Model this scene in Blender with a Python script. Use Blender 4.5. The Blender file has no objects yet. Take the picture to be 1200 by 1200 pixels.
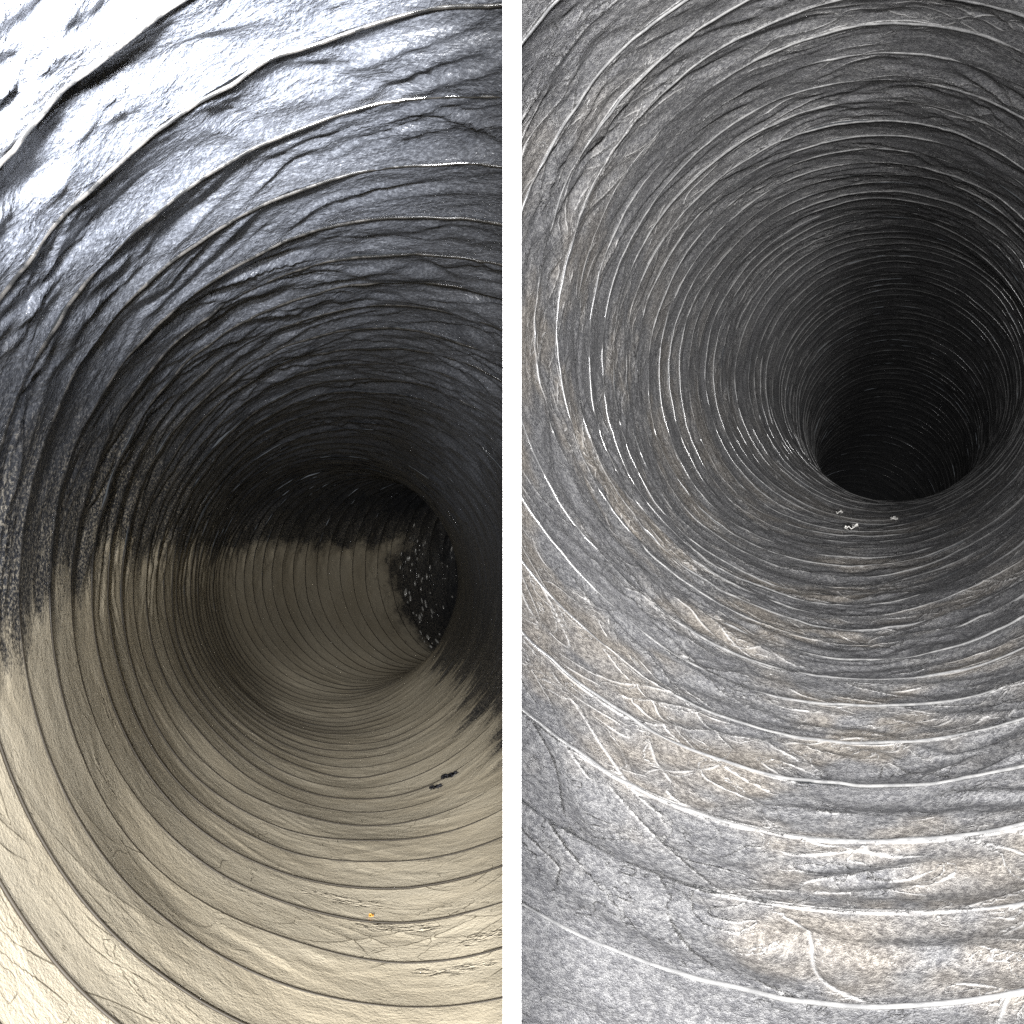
import bpy, math, mathutils, random
import numpy as np

# ------------------------------------------------------------------ camera, world, lamps, exposure
R = 0.15                                   # duct radius in metres; all layout below is in duct radii
scene = bpy.context.scene
col = scene.collection
cam_d = bpy.data.cameras.new('camera')
cam = bpy.data.objects.new('camera', cam_d); col.objects.link(cam)
cam.location = (0, 0, 0); cam.rotation_euler = (math.radians(90), 0, 0)
cam_d.sensor_width = 36.0
cam_d.lens = 36.0 * 893 / 1200
cam_d.clip_start = 0.005; cam_d.clip_end = 50
scene.camera = cam

world = bpy.data.worlds.new('World'); scene.world = world
world.use_nodes = True
bgn = world.node_tree.nodes['Background']
bgn.inputs['Color'].default_value = (0.85, 0.92, 1.0, 1)
bgn.inputs['Strength'].default_value = 0.10

def lamp(name, pos, energy, size, color=(1, 1, 1), aim=None, cone=0):
    l = bpy.data.lights.new(name, 'SPOT' if aim else 'POINT')
    l.energy = energy; l.shadow_soft_size = size * R; l.color = color
    o = bpy.data.objects.new(name, l); col.objects.link(o)
    o.location = [c * R for c in pos]
    if aim:
        l.spot_size = math.radians(cone); l.spot_blend = 0.7 if cone < 30 else 0.12 if cone < 90 else 0.8
        d = mathutils.Vector(aim) - mathutils.Vector(pos)
        o.rotation_euler = d.to_track_quat('-Z', 'Y').to_euler()
    return o
lamp('phone_light', (-0.44, 0.38, 0.42), 95.0, 0.05, (0.97, 0.98, 1.0), (-0.76, 0.84, 0.96), 104)   # small lamp at the upper left of the silted duct's mouth
lamp('hand_lamp', (-0.10, -0.42, 0.10), 13.5, 0.06, (1.0, 0.985, 0.965))      # lamp held just behind the lens
lamp('floor_fill', (-0.05, -3.0, 0.70), 66.0, 0.25, (1.0, 0.99, 0.975), (-0.80, 2.2, -1.36), 24)   # unseen fill spot added to brighten the silt on the floor
lamp('dusty_fill', (0.10, -3.7, -0.30), 112.0, 0.32, (1.0, 0.99, 0.98), (1.62, 3.2, 0.50), 32.5)   # broad fill spot added behind the camera to even out the dusty duct
lamp('mouth_fill', (0.22, 0.22, 0.74), 8.0, 0.05, (0.96, 0.965, 1.0))        # small fill light added to lift the dusty duct's near upper wall

cy = scene.cycles
cy.max_bounces = 4; cy.diffuse_bounces = 2; cy.glossy_bounces = 2; cy.transmission_bounces = 4
cy.use_denoising = False
cy.caustics_reflective = False; cy.caustics_refractive = False

vs = scene.view_settings
vs.view_transform = 'Standard'; vs.look = 'None'; vs.exposure = 0.0; vs.gamma = 1.0
vs.use_curve_mapping = False

# ------------------------------------------------------------------ numpy helpers
rng = np.random.RandomState(7)
def _hash(ix, iy, iz, seed):
    h = (ix * 374761393 + iy * 668265263 + iz * 2147483647 + seed * 1274126177) & 0xFFFFFFFF
    h = ((h ^ (h >> 13)) * 1274126177) & 0xFFFFFFFF
    h = (h ^ (h >> 16)) & 0xFFFFFFFF
    return h.astype(np.float64) / 4294967295.0 * 2 - 1
def vnoise(x, y, z, seed=0):
    x, y, z = np.broadcast_arrays(x, y, z)
    xi = np.floor(x).astype(np.int64); yi = np.floor(y).astype(np.int64); zi = np.floor(z).astype(np.int64)
    fx = x - xi; fy = y - yi; fz = z - zi
    fx = fx * fx * (3 - 2 * fx); fy = fy * fy * (3 - 2 * fy); fz = fz * fz * (3 - 2 * fz)
    out = 0
    for dx in (0, 1):
        for dy in (0, 1):
            for dz in (0, 1):
                w = (fx if dx else 1 - fx) * (fy if dy else 1 - fy) * (fz if dz else 1 - fz)
                out = out + w * _hash(xi + dx, yi + dy, zi + dz, seed)
    return out
def smooth(a, b, x):
    t = np.clip((x - a) / (b - a), 0, 1); return t * t * (3 - 2 * t)
def spline(ts, ys, t):                     # natural cubic through control values
    ts = np.asarray(ts, float); ys = np.asarray(ys, float); n = len(ts)
    h = np.diff(ts); A = np.zeros((n, n)); b = np.zeros(n); A[0, 0] = A[-1, -1] = 1
    for i in range(1, n - 1):
        A[i, i - 1] = h[i - 1]; A[i, i] = 2 * (h[i - 1] + h[i]); A[i, i + 1] = h[i]
        b[i] = 6 * ((ys[i + 1] - ys[i]) / h[i] - (ys[i] - ys[i - 1]) / h[i - 1])
    m = np.linalg.solve(A, b)
    i = np.clip(np.searchsorted(ts, t) - 1, 0, n - 2)
    a = ts[i + 1] - t; c = t - ts[i]
    return (m[i] * a**3 + m[i + 1] * c**3) / (6 * h[i]) + (ys[i] / h[i] - m[i] * h[i] / 6) * a + (ys[i + 1] / h[i] - m[i + 1] * h[i] / 6) * c

# ------------------------------------------------------------------ materials
class NT:
    def __init__(s, name):
        s.m = bpy.data.materials.new(name); s.m.use_nodes = True
        s.t = s.m.node_tree; s.p = s.t.nodes['Principled BSDF']
    def n(s, typ, **kw):
        nd = s.t.nodes.new(typ)
        for k, v in kw.items(): setattr(nd, k, v)
        return nd
    def link(s, a, b): s.t.links.new(a, b)
    def put(s, sock, v):
        if isinstance(v, bpy.types.NodeSocket): s.link(v, sock)
        else: sock.default_value = v
    def attr(s, name, vec=False):
        a = s.n('ShaderNodeAttribute', attribute_name=name)
        return a.outputs['Vector' if vec else 'Fac']
    def math(s, op, a, b=0.0, clamp=False):
        m = s.n('ShaderNodeMath', operation=op, use_clamp=clamp)
        s.put(m.inputs[0], a); s.put(m.inputs[1], b); return m.outputs[0]
    def scale(s, v, xyz):
        m = s.n('ShaderNodeVectorMath', operation='MULTIPLY'); s.put(m.inputs[0], v); m.inputs[1].default_value = xyz
        return m.outputs[0]
    def noise(s, v, sc, detail=4, rough=0.55, dist=0.0):
        t = s.n('ShaderNodeTexNoise'); s.put(t.inputs['Vector'], v)
        t.inputs['Scale'].default_value = sc; t.inputs['Detail'].default_value = detail
        t.inputs['Roughness'].default_value = rough; t.inputs['Distortion'].default_value = dist
        return t.outputs['Fac']
    def voro(s, v, sc, feature='F1', out='Distance'):
        t = s.n('ShaderNodeTexVoronoi', feature=feature); s.put(t.inputs['Vector'], v)
        t.inputs['Scale'].default_value = sc
        return t.outputs[out]
    def ramp(s, v, a, b, lo=0.0, hi=1.0):
        m = s.n('ShaderNodeMapRange', interpolation_type='SMOOTHSTEP'); s.put(m.inputs['Value'], v)
        m.inputs['From Min'].default_value = a; m.inputs['From Max'].default_value = b
        m.inputs['To Min'].default_value = lo; m.inputs['To Max'].default_value = hi
        return m.outputs['Result']
    def mixc(s, f, a, b):
        m = s.n('ShaderNodeMix', data_type='RGBA'); s.put(m.inputs[0], f)
        for sock, v in ((m.inputs[6], a), (m.inputs[7], b)):
            if isinstance(v, tuple): v = (*v, 1)
            s.put(sock, v)
        return m.outputs[2]
    def mixf(s, f, a, b):
        m = s.n('ShaderNodeMix', data_type='FLOAT'); s.put(m.inputs[0], f)
        s.put(m.inputs[2], a); s.put(m.inputs[3], b); return m.outputs[0]
    def bump(s, h, dist, strength=1.0, prev=None):
        b = s.n('ShaderNodeBump'); s.put(b.inputs['Height'], h)
        b.inputs['Distance'].default_value = dist; s.put(b.inputs['Strength'], strength)
        if prev is not None: s.link(prev, b.inputs['Normal'])
        return b.outputs['Normal']
    def set(s, **kw):
        for k, v in kw.items():
            if isinstance(v, tuple) and len(v) == 3: v = (*v, 1)
            s.put(s.p.inputs[k.replace('_', ' ')], v)
        return s.m

def silted_film():
    g = NT('black_film_with_silt')
    co = g.attr('ductco', True); sd = g.attr('silt'); tone = g.attr('tone'); fold = g.attr('fold')
    crink = g.noise(g.scale(co, (5, 5, 9)), 1.6, 4, 0.6, 0.5)
    grain = g.noise(co, 110, 3, 0.72)
    cc = g.math('SUBTRACT', crink, 0.5); gc = g.math('SUBTRACT', grain, 0.5)
    edge = g.math('ADD', sd, g.math('ADD', g.math('MULTIPLY', cc, 0.34), g.math('ADD', g.math('MULTIPLY', tone, 0.12), g.math('MULTIPLY', gc, 0.5))))
    m = g.ramp(edge, -0.16, 0.09)
    haze = g.math('MULTIPLY', g.ramp(grain, 0.44, 0.66), g.ramp(edge, -0.62, 0.0))
    m = g.math('MAXIMUM', m, g.math('MULTIPLY', haze, 0.50))
    crack = g.math('MULTIPLY', g.ramp(g.math('ADD', g.math('ABSOLUTE', fold), g.math('MULTIPLY', gc, 0.004)), 0.0008, 0.0042, 1.0, 0.0), g.ramp(g.math('ADD', tone, cc), -0.30, 0.10))
    silt = g.mixc(g.ramp(tone, -0.5, 0.5), (0.47, 0.415, 0.312), (0.545, 0.49, 0.38))
    silt = g.mixc(g.ramp(grain, 0.52, 0.74, 0, 0.35), silt, (0.36, 0.305, 0.215))
    silt = g.mixc(g.math('MULTIPLY', crack, 0.85), silt, (0.09, 0.075, 0.05))
    film = g.mixc(g.ramp(grain, 0.42, 0.70), (0.024, 0.026, 0.031), (0.056, 0.060, 0.069))
    colr = g.mixc(m, film, silt)
    rough = g.mixf(m, g.ramp(tone, -0.6, 0.6, 0.30, 0.46), g.ramp(g.math('ADD', tone, cc), -0.2, 0.5, 0.50, 0.22))
    wet = g.attr('wet')
    rough = g.mixf(wet, rough, 0.10)
    colr = g.mixc(g.math('MULTIPLY', wet, 0.35), colr, (0.16, 0.14, 0.11))
    nb = g.bump(crink, 0.0060, g.mixf(m, 0.45, 0.16))
    nb = g.bump(grain, 0.0008, g.mixf(m, 0.7, 0.5), nb)
    nb = g.bump(g.noise(g.scale(co, (1, 1, 2.2)), 28, 2, 0.6), 0.011, g.math('MULTIPLY', wet, 0.6), nb)
    return g.set(Base_Color=colr, Roughness=rough, Normal=nb, Specular_IOR_Level=0.55)

def dusty_film():
    g = NT('grey_film_with_dust')
    co = g.attr('ductco', True); ds = g.attr('silt'); tone = g.attr('tone'); fold = g.attr('fold')
    spk = g.noise(co, 85, 4, 0.80)
    sc = g.math('SUBTRACT', spk, 0.5)
    base = g.mixc(g.ramp(spk, 0.38, 0.66), (0.052, 0.052, 0.055), (0.140, 0.139, 0.138))
    tanm = g.math('MULTIPLY', g.ramp(tone, -0.15, 0.55), g.ramp(ds, 0.1, 0.9))
    base = g.mixc(g.math('MULTIPLY', tanm, 0.70), base, g.mixc(g.ramp(spk, 0.36, 0.64), (0.070, 0.060, 0.049), (0.185, 0.165, 0.138)))
    base = g.mixc(g.ramp(tone, 0.0, -0.5, 0, 0.25), base, (0.07, 0.07, 0.074))
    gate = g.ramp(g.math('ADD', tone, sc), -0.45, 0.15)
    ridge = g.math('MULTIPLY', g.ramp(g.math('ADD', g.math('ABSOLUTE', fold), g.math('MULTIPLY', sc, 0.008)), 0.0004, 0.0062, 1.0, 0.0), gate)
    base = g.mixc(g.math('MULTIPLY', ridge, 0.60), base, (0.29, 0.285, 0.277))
    base = g.mixc(g.ramp(spk, 0.715, 0.76, 0, 0.8), base, (0.62, 0.61, 0.59))  # pale flecks painted in to stand for sparkle on the film
    rough = g.mixf(ridge, 0.46, 0.26)
    nb = g.bump(ridge, 0.0022, 0.6)
    nb = g.bump(spk, 0.0022, 0.8, nb)
    return g.set(Base_Color=base, Roughness=rough, Normal=nb, Specular_IOR_Level=0.38)

def wire_mat(name, c1, c2, rough, coated=None):
    g = NT(name)
    tc = g.n('ShaderNodeTexCoord').outputs['Object']
    n1 = g.noise(tc, 220, 3, 0.6)
    colr = g.mixc(g.ramp(n1, 0.42, 0.6), c1, c2); ro = g.ramp(n1, 0.3, 0.7, rough, rough + 0.10); sp = 0.6
    if coated:
        m = g.ramp(g.attr('silt'), -0.10, 0.05)
        colr = g.mixc(m, colr, coated)
        ro = g.mixf(m, ro, 0.55); sp = g.mixf(m, 0.6, 0.25)
    return g.set(Base_Color=colr, Roughness=ro, Specular_IOR_Level=sp)

def plain(name, c1, c2, rough, sc=300):
    g = NT(name)
    tc = g.n('ShaderNodeTexCoord').outputs['Object']
    n1 = g.noise(tc, sc, 4, 0.6)
    return g.set(Base_Color=g.mixc(g.ramp(n1, 0.35, 0.65), c1, c2), Roughness=rough, Normal=g.bump(n1, 0.0004, 0.5))

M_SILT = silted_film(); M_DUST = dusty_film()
M_WIRE = wire_mat('dark_spring_wire', (0.006, 0.006, 0.006), (0.018, 0.017, 0.016), 0.07, (0.030, 0.025, 0.018))
M_WIRE2 = wire_mat('film_wrapped_wire', (0.085, 0.085, 0.085), (0.12, 0.119, 0.117), 0.16)
M_WHITE = plain('gap_white', (0.58, 0.58, 0.58), (0.62, 0.62, 0.62), 0.7)
M_PANEL = plain('black_panel_face', (0.018, 0.018, 0.02), (0.03, 0.03, 0.03), 0.6)
M_FLAKE = plain('pale_flake', (0.6, 0.58, 0.54), (0.8, 0.79, 0.76), 0.5, 900)
M_CRUMB = plain('orange_crumb', (0.62, 0.27, 0.04), (0.8, 0.4, 0.08), 0.5, 900)
M_TORN = plain('torn_black_film', (0.012, 0.012, 0.014), (0.035, 0.035, 0.04), 0.22, 500)
gd = NT('water_drop'); gd.set(Base_Color=(0.5, 0.5, 0.48), Roughness=0.16, Specular_IOR_Level=1.0); M_DROP = gd.m

# ------------------------------------------------------------------ object helpers
def tag(o, label=None, cat=None, group=None, kind=None):
    for k, v in (('label', label), ('category', cat), ('group', group), ('kind', kind)):
        if v: o[k] = v
    return o
def link(o, parent=None):
    col.objects.link(o)
    if parent: o.parent = parent
    return o
def grid_mesh(name, P, faces, attrs, mat):
    used = np.unique(faces); remap = np.full(len(P), -1, np.int64); remap[used] = np.arange(len(used))
    V = P[used]; F = remap[faces]
    me = bpy.data.meshes.new(name)
    me.vertices.add(len(V)); me.vertices.foreach_set('co', (V * R).astype(np.float32).ravel())
    me.loops.add(F.size); me.loops.foreach_set('vertex_index', F.astype(np.int32).ravel())
    me.polygons.add(len(F)); me.polygons.foreach_set('loop_start', np.arange(0, F.size, 4, dtype=np.int32))
    me.update(calc_edges=True)
    for an, (typ, arr) in attrs.items():
        a = me.attributes.new(an, typ, 'POINT')
        a.data.foreach_set('vector' if typ == 'FLOAT_VECTOR' else 'value', arr[used].astype(np.float32).ravel())
    me.polygons.foreach_set('use_smooth', np.ones(len(F), bool))
    me.materials.append(mat)
    return me
def tube(name, pts, rad, mat, silt=None, ns=7):
    pts = np.asarray(pts); n = len(pts)
    T = np.gradient(pts, axis=0); T /= np.linalg.norm(T, axis=1)[:, None]
    ref = np.array([0.12, 1.0, 0.05]); A = np.cross(T, ref); A /= np.linalg.norm(A, axis=1)[:, None]; B = np.cross(T, A)
    rad = np.broadcast_to(np.asarray(rad, float), (n,))
    an = np.arange(ns) * 2 * math.pi / ns
    P = (pts[:, None] + rad[:, None, None] * (np.cos(an)[None, :, None] * A[:, None] + np.sin(an)[None, :, None] * B[:, None])).reshape(-1, 3)
    i = np.arange(n - 1)[:, None] * ns; j = np.arange(ns)[None]; j2 = (j + 1) % ns
    F = np.stack([i + j, i + j2, i + ns + j2, i + ns + j], -1).reshape(-1, 4)
    return grid_mesh(name, P, F, {} if silt is None else {'silt': ('FLOAT', np.repeat(silt, ns))}, mat)

CUT = 0.0046                               # half thickness of the panel between the ducts (in radii)

class Duct:
    def __init__(s, ctrl, pitch, seed, side, prm):
        s.side = side; s.pitch = pitch; s.seed = seed; s.prm = prm
        c = np.array(ctrl, float); pts = c[:, :3]
        d = np.r_[0, np.cumsum(np.linalg.norm(np.diff(pts, axis=0), axis=1))]
        s.len = d[-1]; s.d = d; s.c = c
        r = np.random.RandomState(seed)
        s.pl = []
        for mean in prm['pleat_gap']:
            xs = np.cumsum(mean * r.uniform(0.35, 1.8, int(2 * math.pi * (s.len / (0.6 * pitch) + 3) / mean) + 40)) - 3
            s.pl.append((xs, r.uniform(-1, 1, len(xs))))
    def coil(s, s0, tight):                # turns -> distance along the axis; the coil is squeezed tighter further in
        x = [0.0]; S = [s0]
        while S[-1] < s.len:
            S.append(S[-1] + 0.1 * s.pitch * np.interp(S[-1], tight[0], tight[1])); x.append(x[-1] + 0.1)
        s.cx = np.array(x); s.cs = np.array(S)
    def at_turn(s, x): return np.interp(x, s.cx, s.cs)
    def turn_of(s, S): return np.interp(S, s.cs, s.cx)
    def frame(s, S):
        c = s.c; v = [spline(s.d, c[:, i], S) for i in range(5)]
        C = np.stack(v[:3], -1)
        yaw = np.radians(v[3]); pit = np.radians(v[4])
        e1 = np.stack([np.cos(yaw), -np.sin(yaw), 0 * yaw], -1)
        n = np.stack([np.sin(yaw) * np.cos(pit), np.cos(yaw) * np.cos(pit), np.sin(pit)], -1)
        return C, e1, np.cross(e1, n), n
    def surf(s, TH, S, rho):
        C, e1, e2, n = s.frame(S)
        return C + rho[..., None] * (np.cos(TH)[..., None] * e1 + np.sin(TH)[..., None] * e2)
    def base_rho(s, TH, S):                # slow dents and out-of-roundness, shared by film and wire
        ct, st = np.cos(TH), np.sin(TH)
        return 1 + 0.022 * vnoise(ct * 1.3, st * 1.3, S * 1.1, s.seed + 1) + 0.008 * vnoise(ct * 3, st * 3, S * 3.3, s.seed + 2)
    def disp(s, TH, BTH, t, S, want_fold=False):
        p = s.prm; ct, st = np.cos(TH), np.sin(TH)
        bell = np.clip(4 * t * (1 - t), 0, 1)
        h = p['bulge'] * bell * (1 + 0.5 * vnoise(ct * 2.2, st * 2.2, S * 2.5, s.seed + 9))
        q = BTH + 0.16 * vnoise(ct * 4, st * 4, S * 5, s.seed + 3)
        amp = 1.0
        if s.side < 0: amp = 0.12 + 0.88 * smooth(0.0, 0.62, st - 0.25 * ct)      # silt smooths the lower half
        h = h * (0.05 + 0.95 * amp); fold = None
        for (xs, hs), sl, am in zip(s.pl, p['slant'], p['pleat_amp']):
            wv = np.interp(q * 0.37 + 5, xs, hs)
            slv = sl * (1 + 0.35 * wv) * (1 + 0.5 * vnoise(ct * 1.5, st * 1.5, S * 0.9, s.seed + 4))
            loc = 0.25 + 0.75 * np.clip(0.5 + 1.3 * vnoise(ct * 2.5, st * 2.5, S * 2.3, s.seed + 11), 0, 1)
            x = q + slv * (t - 0.5)
            h = h + am * amp * bell ** 0.9 * loc * np.interp(x, xs, hs)
        # crossing creases of crumpled film
        cs = []
        for j, an in enumerate(p['angles']):
            ca, sa = math.cos(an), math.sin(an)
            wp = 0.05 * vnoise(ct * 5, st * 5, S * 7, s.seed + 60 + j)
            u = BTH * ca - S * sa; v = S * ca + BTH * sa + wp
            n = vnoise(u * p['along'], v * p['across'], 0 * v + 3.3 * j, s.seed + 70 + j)
            n2 = vnoise(u * p['along'] * 2.3, v * p['across'] * 2.2, 0 * v + 1.7 * j, s.seed + 80 + j)
            gate = np.clip(0.45 + 1.1 * vnoise(ct * 2.3, st * 2.3, S * 3 + 9 * j, s.seed + 90 + j), 0.1, 1)
            h = h + p['crinkle'] * amp * gate * (0.35 + 0.65 * bell) * ((np.abs(n) - 0.3) + 0.40 * (np.abs(n2) - 0.3))
            cs.append(np.where(gate > 0.2, n, np.sign(n + 1e-9) * (np.abs(n) + 0.3 * (0.2 - gate) / 0.1)))
        if want_fold:
            fold = cs[0]
            for c in cs[1:2 if s.side < 0 else 3]: fold = np.where(np.abs(c) < np.abs(fold), c, fold)
        rid = vnoise(ct * 6, st * 6, S * 9, s.seed + 5); rid2 = vnoise(ct * 15 + 3, st * 15, S * 20, s.seed + 6)
        h = h + p['crumple'] * amp * (rid + 0.5 * rid2)
        return (h, fold) if want_fold else h
    def build(s, root, mat, wmat, wrad, silt_fn, near, s0=0.0, s1=None, tight=((0, 9), (1, 1))):
        s1 = s1 or s.len - 0.05; s.coil(s0, tight)
        K = int(s.turn_of(s1)) - 1
        for k in range(K):
            Sm = s.at_turn(k + 0.5); y = s.frame(np.array([Sm]))[0][0, 1]
            nt, nth = (24, 940) if y < near else ((14, 620) if y < near + 2.5 else (8, 420))
            th = np.linspace(0, 2 * math.pi, nth + 1); t = np.linspace(0, 1, nt + 1)
            TH, T = np.meshgrid(th, t); S = s.at_turn(k + TH / (2 * math.pi) + T)
            h, fold = s.disp(TH, TH + 2 * math.pi * k, T, S, True)
            rho = s.base_rho(TH, S) + h
            P = s.surf(TH, S, rho)
            # turn the crease field into a distance, so that every crease line has an even width
            g0 = np.gradient(fold, axis=0) * nt / s.pitch; g1 = np.gradient(fold, axis=1) * nth / (2 * math.pi)
            gm = np.hypot(g0, g1); fold = np.clip(fold / np.maximum(gm, 0.8), -0.2, 0.2)
            fold = fold + np.sign(fold) * 0.02 * (1 - smooth(3.0, 9.0, gm))
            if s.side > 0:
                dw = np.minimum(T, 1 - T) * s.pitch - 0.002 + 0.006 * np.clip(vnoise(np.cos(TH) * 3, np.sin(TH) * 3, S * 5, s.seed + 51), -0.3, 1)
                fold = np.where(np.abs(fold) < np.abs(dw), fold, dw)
            ct, st = np.cos(TH), np.sin(TH)
            tone = 0.65 * vnoise(ct * 3.1, st * 3.1, S * 4.5, s.seed + 31) + 0.35 * vnoise(ct * 8.1, st * 8.1, S * 11, s.seed + 32) + 0.25 * vnoise(ct * 21, st * 21, S * 30, s.seed + 33)
            X = P[..., 0]; lim = s.side * CUT
            inside = X * s.side > CUT
            P[..., 0] = np.where(inside, X, lim)
            silt, outline, wet = silt_fn(TH, S, P)
            idx = np.arange((nt + 1) * (nth + 1)).reshape(nt + 1, nth + 1)
            F = np.stack([idx[:-1, :-1], idx[:-1, 1:], idx[1:, 1:], idx[1:, :-1]], -1)
            keep = inside[:-1, :-1] | inside[:-1, 1:] | inside[1:, 1:] | inside[1:, :-1]
            if keep.sum() < 8: continue
            co = np.stack([np.cos(TH), np.sin(TH), S], -1)
            attrs = {'ductco': ('FLOAT_VECTOR', co.reshape(-1, 3)), 'silt': ('FLOAT', silt.ravel()), 'tone': ('FLOAT', tone.ravel()), 'fold': ('FLOAT', fold.ravel()), 'wet': ('FLOAT', wet.ravel())}
            Pf = P.reshape(-1, 3)
            sf = outline[:-1, :-1] > 0
            clean = keep & ~sf if s.side < 0 else keep
            band = None
            if clean.sum():
                band = link(bpy.data.objects.new('liner_band', grid_mesh('liner_band', Pf, F[clean], attrs, mat)), root)
            if s.side < 0 and (keep & sf).sum():
                link(bpy.data.objects.new('silt_coat', grid_mesh('silt_coat', Pf, F[keep & sf], attrs, mat)), band or root)
            # wire turn
            wt = np.linspace(0, 2 * math.pi, 500 if y < near else 260)
            WS = s.at_turn(k + wt / (2 * math.pi))
            bury = s.prm['bury'] * vnoise(np.cos(wt) * 1.8, np.sin(wt) * 1.8, WS * 4.7, s.seed + 21) + s.prm['bury0'] + (0.007 * smooth(0.2, 0.8, np.cos(wt)) if s.side < 0 else 0)
            h0 = s.disp(wt, wt + 2 * math.pi * k, np.zeros_like(wt), WS)
            W = s.surf(wt, WS, s.base_rho(wt, WS) + h0 + bury)
            wsilt = silt_fn(wt, WS, W)[0]
            ok = W[:, 0] * s.side > CUT + wrad
            # longest inside run(s)
            runs = []; st = None
            for i in range(len(ok) + 1):
                if i < len(ok) and ok[i]:
                    if st is None: st = i
                elif st is not None:
                    if i - st > 4: runs.append((st, i))
                    st = None
            for a, b in runs:
                link(bpy.data.objects.new('wire_turn', tube('wire_turn', W[a:b], wrad, wmat, wsilt[a:b])), root)

def duct_root(loc, label, group):
    e = bpy.data.objects.new('flexible_duct', None); e.empty_display_size = 0.02; col.objects.link(e)
    return tag(e, label, 'duct', group)

# ------------------------------------------------------------------ added panel standing for the gap between the two views
def box(name, lo, hi, mat, parent=None):
    lo = np.array(lo); hi = np.array(hi)
    P = np.array([[(lo, hi)[i][0], (lo, hi)[j][1], (lo, hi)[k][2]] for i in (0, 1) for j in (0, 1) for k in (0, 1)])
    F = np.array([[0, 1, 3, 2], [4, 6, 7, 5], [0, 4, 5, 1], [2, 3, 7, 6], [0, 2, 6, 4], [1, 5, 7, 3]])
    me = grid_mesh(name, P, F, {}, mat)
    me.polygons.foreach_set('use_smooth', np.zeros(6, bool))
    return link(bpy.data.objects.new(name, me), parent)
panel = bpy.data.objects.new('gap_divider', None); panel.empty_display_size = 0.02; col.objects.link(panel)
tag(panel, 'added thin upright dark panel, its white front edge standing for the blank gap between two views', 'panel')
box('panel_sheet', (-0.004, 0.5, -2.4), (0.004, 13.0, 2.6), M_PANEL, panel)  # invented sheet, black so that it bounces little light into the ducts
box('gap_strip', (-0.0056, 0.485, -2.4), (0.0056, 0.4995, 2.6), M_WHITE, panel)  # white edge added to stand for the blank gap

# ------------------------------------------------------------------ left duct: silted, bends away to the right
ctrlL = []
def lcen(y): return (-0.074 - 0.28 * (y - 1.33), y, -0.149 - 0.095 * (y - 1.33))
for y in (0.30, 0.8, 1.33, 2.0, 2.7, 3.4, 4.2, 5.1, 6.0): ctrlL.append((*lcen(y), 2.0, -1.0))
px, py, pz = lcen(6.0); hd = math.radians(-15.6); rho_b = 2.9
for i in range(1, 13):
    a = math.radians(8 * i)
    cx, cy = px + rho_b * math.cos(hd), py - rho_b * math.sin(hd)
    x = cx - rho_b * math.cos(a - hd * -1) ; yy = cy + rho_b * math.sin(a + hd)
    ctrlL.append((x, yy, pz - 0.06 * rho_b * a * 0.6, 2.0 + (8 * i - 15.6 - 2.0) * float(smooth(0, 40, 8 * i)) if 8 * i < 40 else 8 * i - 15.6, -1.0))
ductL = Duct(ctrlL, 0.24, 11, -1, dict(pleat_gap=(0.42, 0.20), slant=(0.85, -0.55), pleat_amp=(0.015, 0.008), bulge=0.011, crumple=0.004, bury=0.005, bury0=-0.001, crinkle=0.028, along=2.8, across=14.0, angles=(0.28, -0.40, 0.62)))
def siltL(TH, S, P):
    y = P[..., 1]
    tl = np.radians(np.interp(S, [0.5, 1.5, 2.0, 2.6, 4.5, 8.0, 10], [191, 187, 183, 174, 169, 164, 163]))
    tr = np.radians(np.interp(S, [0.5, 1.5, 2.4, 3.6, 6.0, 9.0], [328, 325, 320, 312, 322, 330])); tr0 = tr
    tr = tr + 0.13 * vnoise(S * 14, TH * 1.5, 0 * S, 5) + 0.08 * vnoise(S * 37, TH * 3, 0 * S, 6)
    v = np.minimum(np.minimum(TH - tl, tr - TH), (8.85 - S) * 0.7); v0 = np.minimum(np.minimum(TH - tl, tr0 - TH), (8.85 - S) * 0.7); wet = 0 * v
    for th0, S0, a, c in ((262, 2.26, 0.13, 0.035), (271, 2.09, 0.12, 0.026), (203, 2.25, 0.07, 0.026), (248, 2.62, 0.06, 0.022), (283, 1.98, 0.10, 0.03), (277, 1.83, 0.10, 0.02), (212, 1.95, 0.06, 0.02)):   # wet scuffs down to the film
        dd = np.sqrt(((TH - math.radians(th0)) / a) ** 2 + ((S - S0) / c) ** 2) - 1 + 0.6 * vnoise(TH * 30, S * 60, 0 * S, 77)
        wet = np.maximum(wet, smooth(0.25, -0.45, dd))
    return v, v0, wet
rootL = duct_root((0, 0, 0), 'left black flexible duct with beige silt coating its lower half, bending right', 'flexible ducts seen from inside')
ductL.build(rootL, M_SILT, M_WIRE, 0.0038, siltL, 3.6, s0=0.5, s1=10.75, tight=((3.0, 6.5), (1.0, 0.62)))

# ------------------------------------------------------------------ right duct: grey and dusty, running up to a dark drop
ctrlR = [(0.065, 0.2, 0.08, 8, 4), (0.55, 1.2, 0.31, 8, 4), (1.035, 2.2, 0.542, 8, 4), (1.38, 3.08, 0.64, 9, 4), (2.15, 4.6, 0.86, 10, 3),
         (3.34, 6.7, 1.09, 10, -2), (4.15, 8.3, 1.06, 10, -6), (5.0, 10.0, 0.88, 8, -12), (6.1, 13.0, 0.1, 6, -24), (6.5, 15.0, -1.2, 4, -45), (6.6, 15.8, -2.6, 4, -60)]
ductR = Duct(ctrlR, 0.20, 57, 1, dict(pleat_gap=(0.55, 0.40), slant=(1.1, -0.75), pleat_amp=(0.010, 0.006), bulge=0.007, crumple=0.003, bury=0.009, bury0=0.002, crinkle=0.020, along=4.2, across=17.0, angles=(0.20, -0.30, 0.52)))
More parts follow.
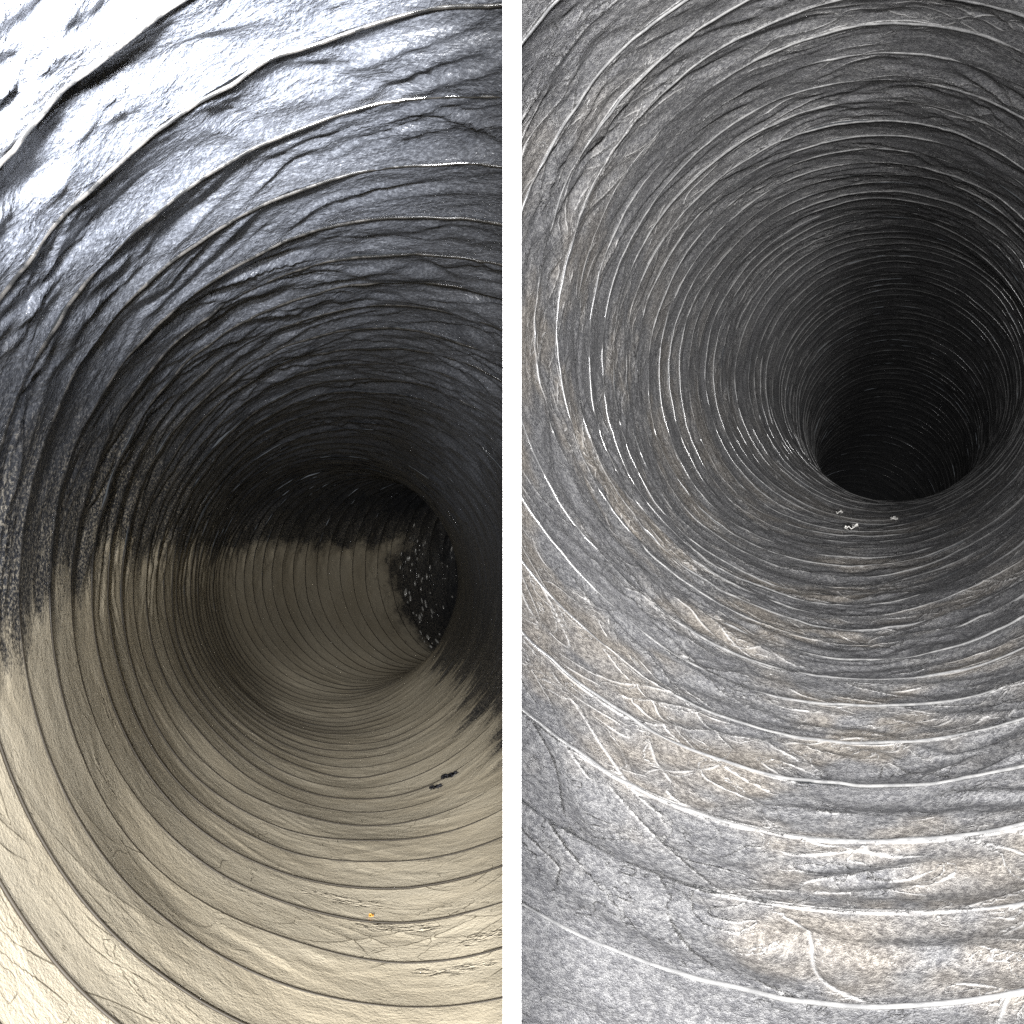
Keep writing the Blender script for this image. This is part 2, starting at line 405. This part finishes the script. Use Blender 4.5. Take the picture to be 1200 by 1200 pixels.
def siltR(TH, S, P):
    v = np.clip(0.5 - 0.55 * np.sin(TH + 0.6), 0, 1) * np.interp(S, [1, 3.5, 7], [1, 0.75, 0.3])
    return v, v, 0 * v
rootR = duct_root((0, 0, 0), 'right grey dusty flexible duct leading to a round black hole', 'flexible ducts seen from inside')
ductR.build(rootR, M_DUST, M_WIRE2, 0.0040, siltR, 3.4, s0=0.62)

# ------------------------------------------------------------------ small things lying in the ducts
def crumpled(name, D, th, S, lth, ls, lift, mat, seed, n=7):
    r = np.random.RandomState(seed)
    a = np.linspace(-1, 1, n); A, B = np.meshgrid(a, a)
    B = B * (1 - 0.45 * np.abs(A) ** 1.5) + 0.25 * r.uniform(-1, 1) * A + 0.16 * r.uniform(-1, 1, A.shape)
    A = A + 0.13 * r.uniform(-1, 1, A.shape)
    TH = math.radians(th) + A * lth; SS = S + B * ls
    up = lift * np.clip(r.uniform(-0.1, 1, A.shape) + 0.5 * A * r.choice((-1, 1)), -0.05, 1.6)
    tu = D.turn_of(SS) - TH / (2 * math.pi); k = np.floor(tu); t = tu - k
    base = D.base_rho(TH, SS) + D.disp(TH, TH + 2 * math.pi * k, t, SS)
    th_ = 0.0035                             # both faces of a thin scrap
    P1 = D.surf(TH, SS, base - 0.003 - up); P0 = D.surf(TH, SS, base - 0.003 - up - th_)
    idx = np.arange(n * n).reshape(n, n)
    F = np.stack([idx[:-1, :-1], idx[:-1, 1:], idx[1:, 1:], idx[1:, :-1]], -1).reshape(-1, 4)
    rim = np.r_[idx[0, :], idx[1:, -1], idx[-1, -2::-1], idx[-2:0:-1, 0]]; rn = np.roll(rim, -1)
    Fr = np.stack([rim, rn, rn + n * n, rim + n * n], -1)
    P = np.r_[P1.reshape(-1, 3), P0.reshape(-1, 3)]
    return grid_mesh(name, P, np.r_[F, F[:, ::-1] + n * n, Fr], {}, mat)
# torn flaps of black film standing out of the silt at the inside of the bend
for i, (th, S, lt, ls) in enumerate(((291, 3.46, 0.030, 0.014), (296, 3.52, 0.040, 0.016))):
    link(bpy.data.objects.new('torn_flap', crumpled('torn_flap', ductL, th, S, lt, ls, 0.016, M_TORN, 200 + i, 11)), rootL)
# wet beads clinging to the bare film round the bend
r = np.random.RandomState(5); PV = []; PF = []
for i in range(95):
    th = math.radians(r.uniform(148, 262)); S = 8.95 + abs(r.normal(0, 0.33)); rad = r.uniform(0.006, 0.014)
    if S > 9.75: continue
    rr = ductL.base_rho(np.array([th]), np.array([S]))[0] + 0.004
    c = ductL.surf(np.array([th]), np.array([S]), np.array([rr - rad]))[0]
    e = ductL.frame(np.array([S])); tan = -math.sin(th) * e[1][0] + math.cos(th) * e[2][0]
    st = r.uniform(1.0, 3.6); nu, nv = 8, 6; o0 = len(PV)
    for v in range(nv + 1):
        for u in range(nu):
            a, b = 2 * math.pi * u / nu, math.pi * (0.02 + 0.96 * v / nv)
            d = np.array([math.sin(b) * math.cos(a), math.sin(b) * math.sin(a), math.cos(b)])
            PV.append(c + rad * (d + tan * (d @ tan) * (st - 1)))
    for v in range(nv):
        for u in range(nu):
            PF.append([o0 + v * nu + u, o0 + v * nu + (u + 1) % nu, o0 + (v + 1) * nu + (u + 1) % nu, o0 + (v + 1) * nu + u])
tag(link(bpy.data.objects.new('water_beads', grid_mesh('water_beads', np.array(PV), np.array(PF), {}, M_DROP)), rootL), kind='stuff')
# scraps and a crumb
def scrap(D, th, S, lt, ls, mat, name, label, cat, seed, lift=0.02, group=None):
    o = link(bpy.data.objects.new(name, crumpled(name, D, th, S, lt, ls, lift, mat, seed)))
    tag(o, label, cat, group)
G = 'pale scraps on the dusty duct floor'
scrap(ductR, 264.5, 5.05, 0.040, 0.040, M_FLAKE, 'paper_flake', 'largest pale crumpled flake on the duct floor just below the black hole', 'flake', 301, 0.03, G)
scrap(ductR, 255.5, 5.70, 0.020, 0.055, M_FLAKE, 'paper_flake', 'narrow pale flake on the duct floor left of the largest flake', 'flake', 302, 0.02, G)
scrap(ductR, 277.0, 5.55, 0.022, 0.025, M_FLAKE, 'paper_flake', 'tiny pale flake on the duct floor right of the largest flake', 'flake', 303, 0.015, G)
scrap(ductL, 266.0, 2.155, 0.007, 0.007, M_CRUMB, 'orange_crumb', 'tiny orange crumb on the beige silt at the bottom of the left duct', 'crumb', 305, 0.004)
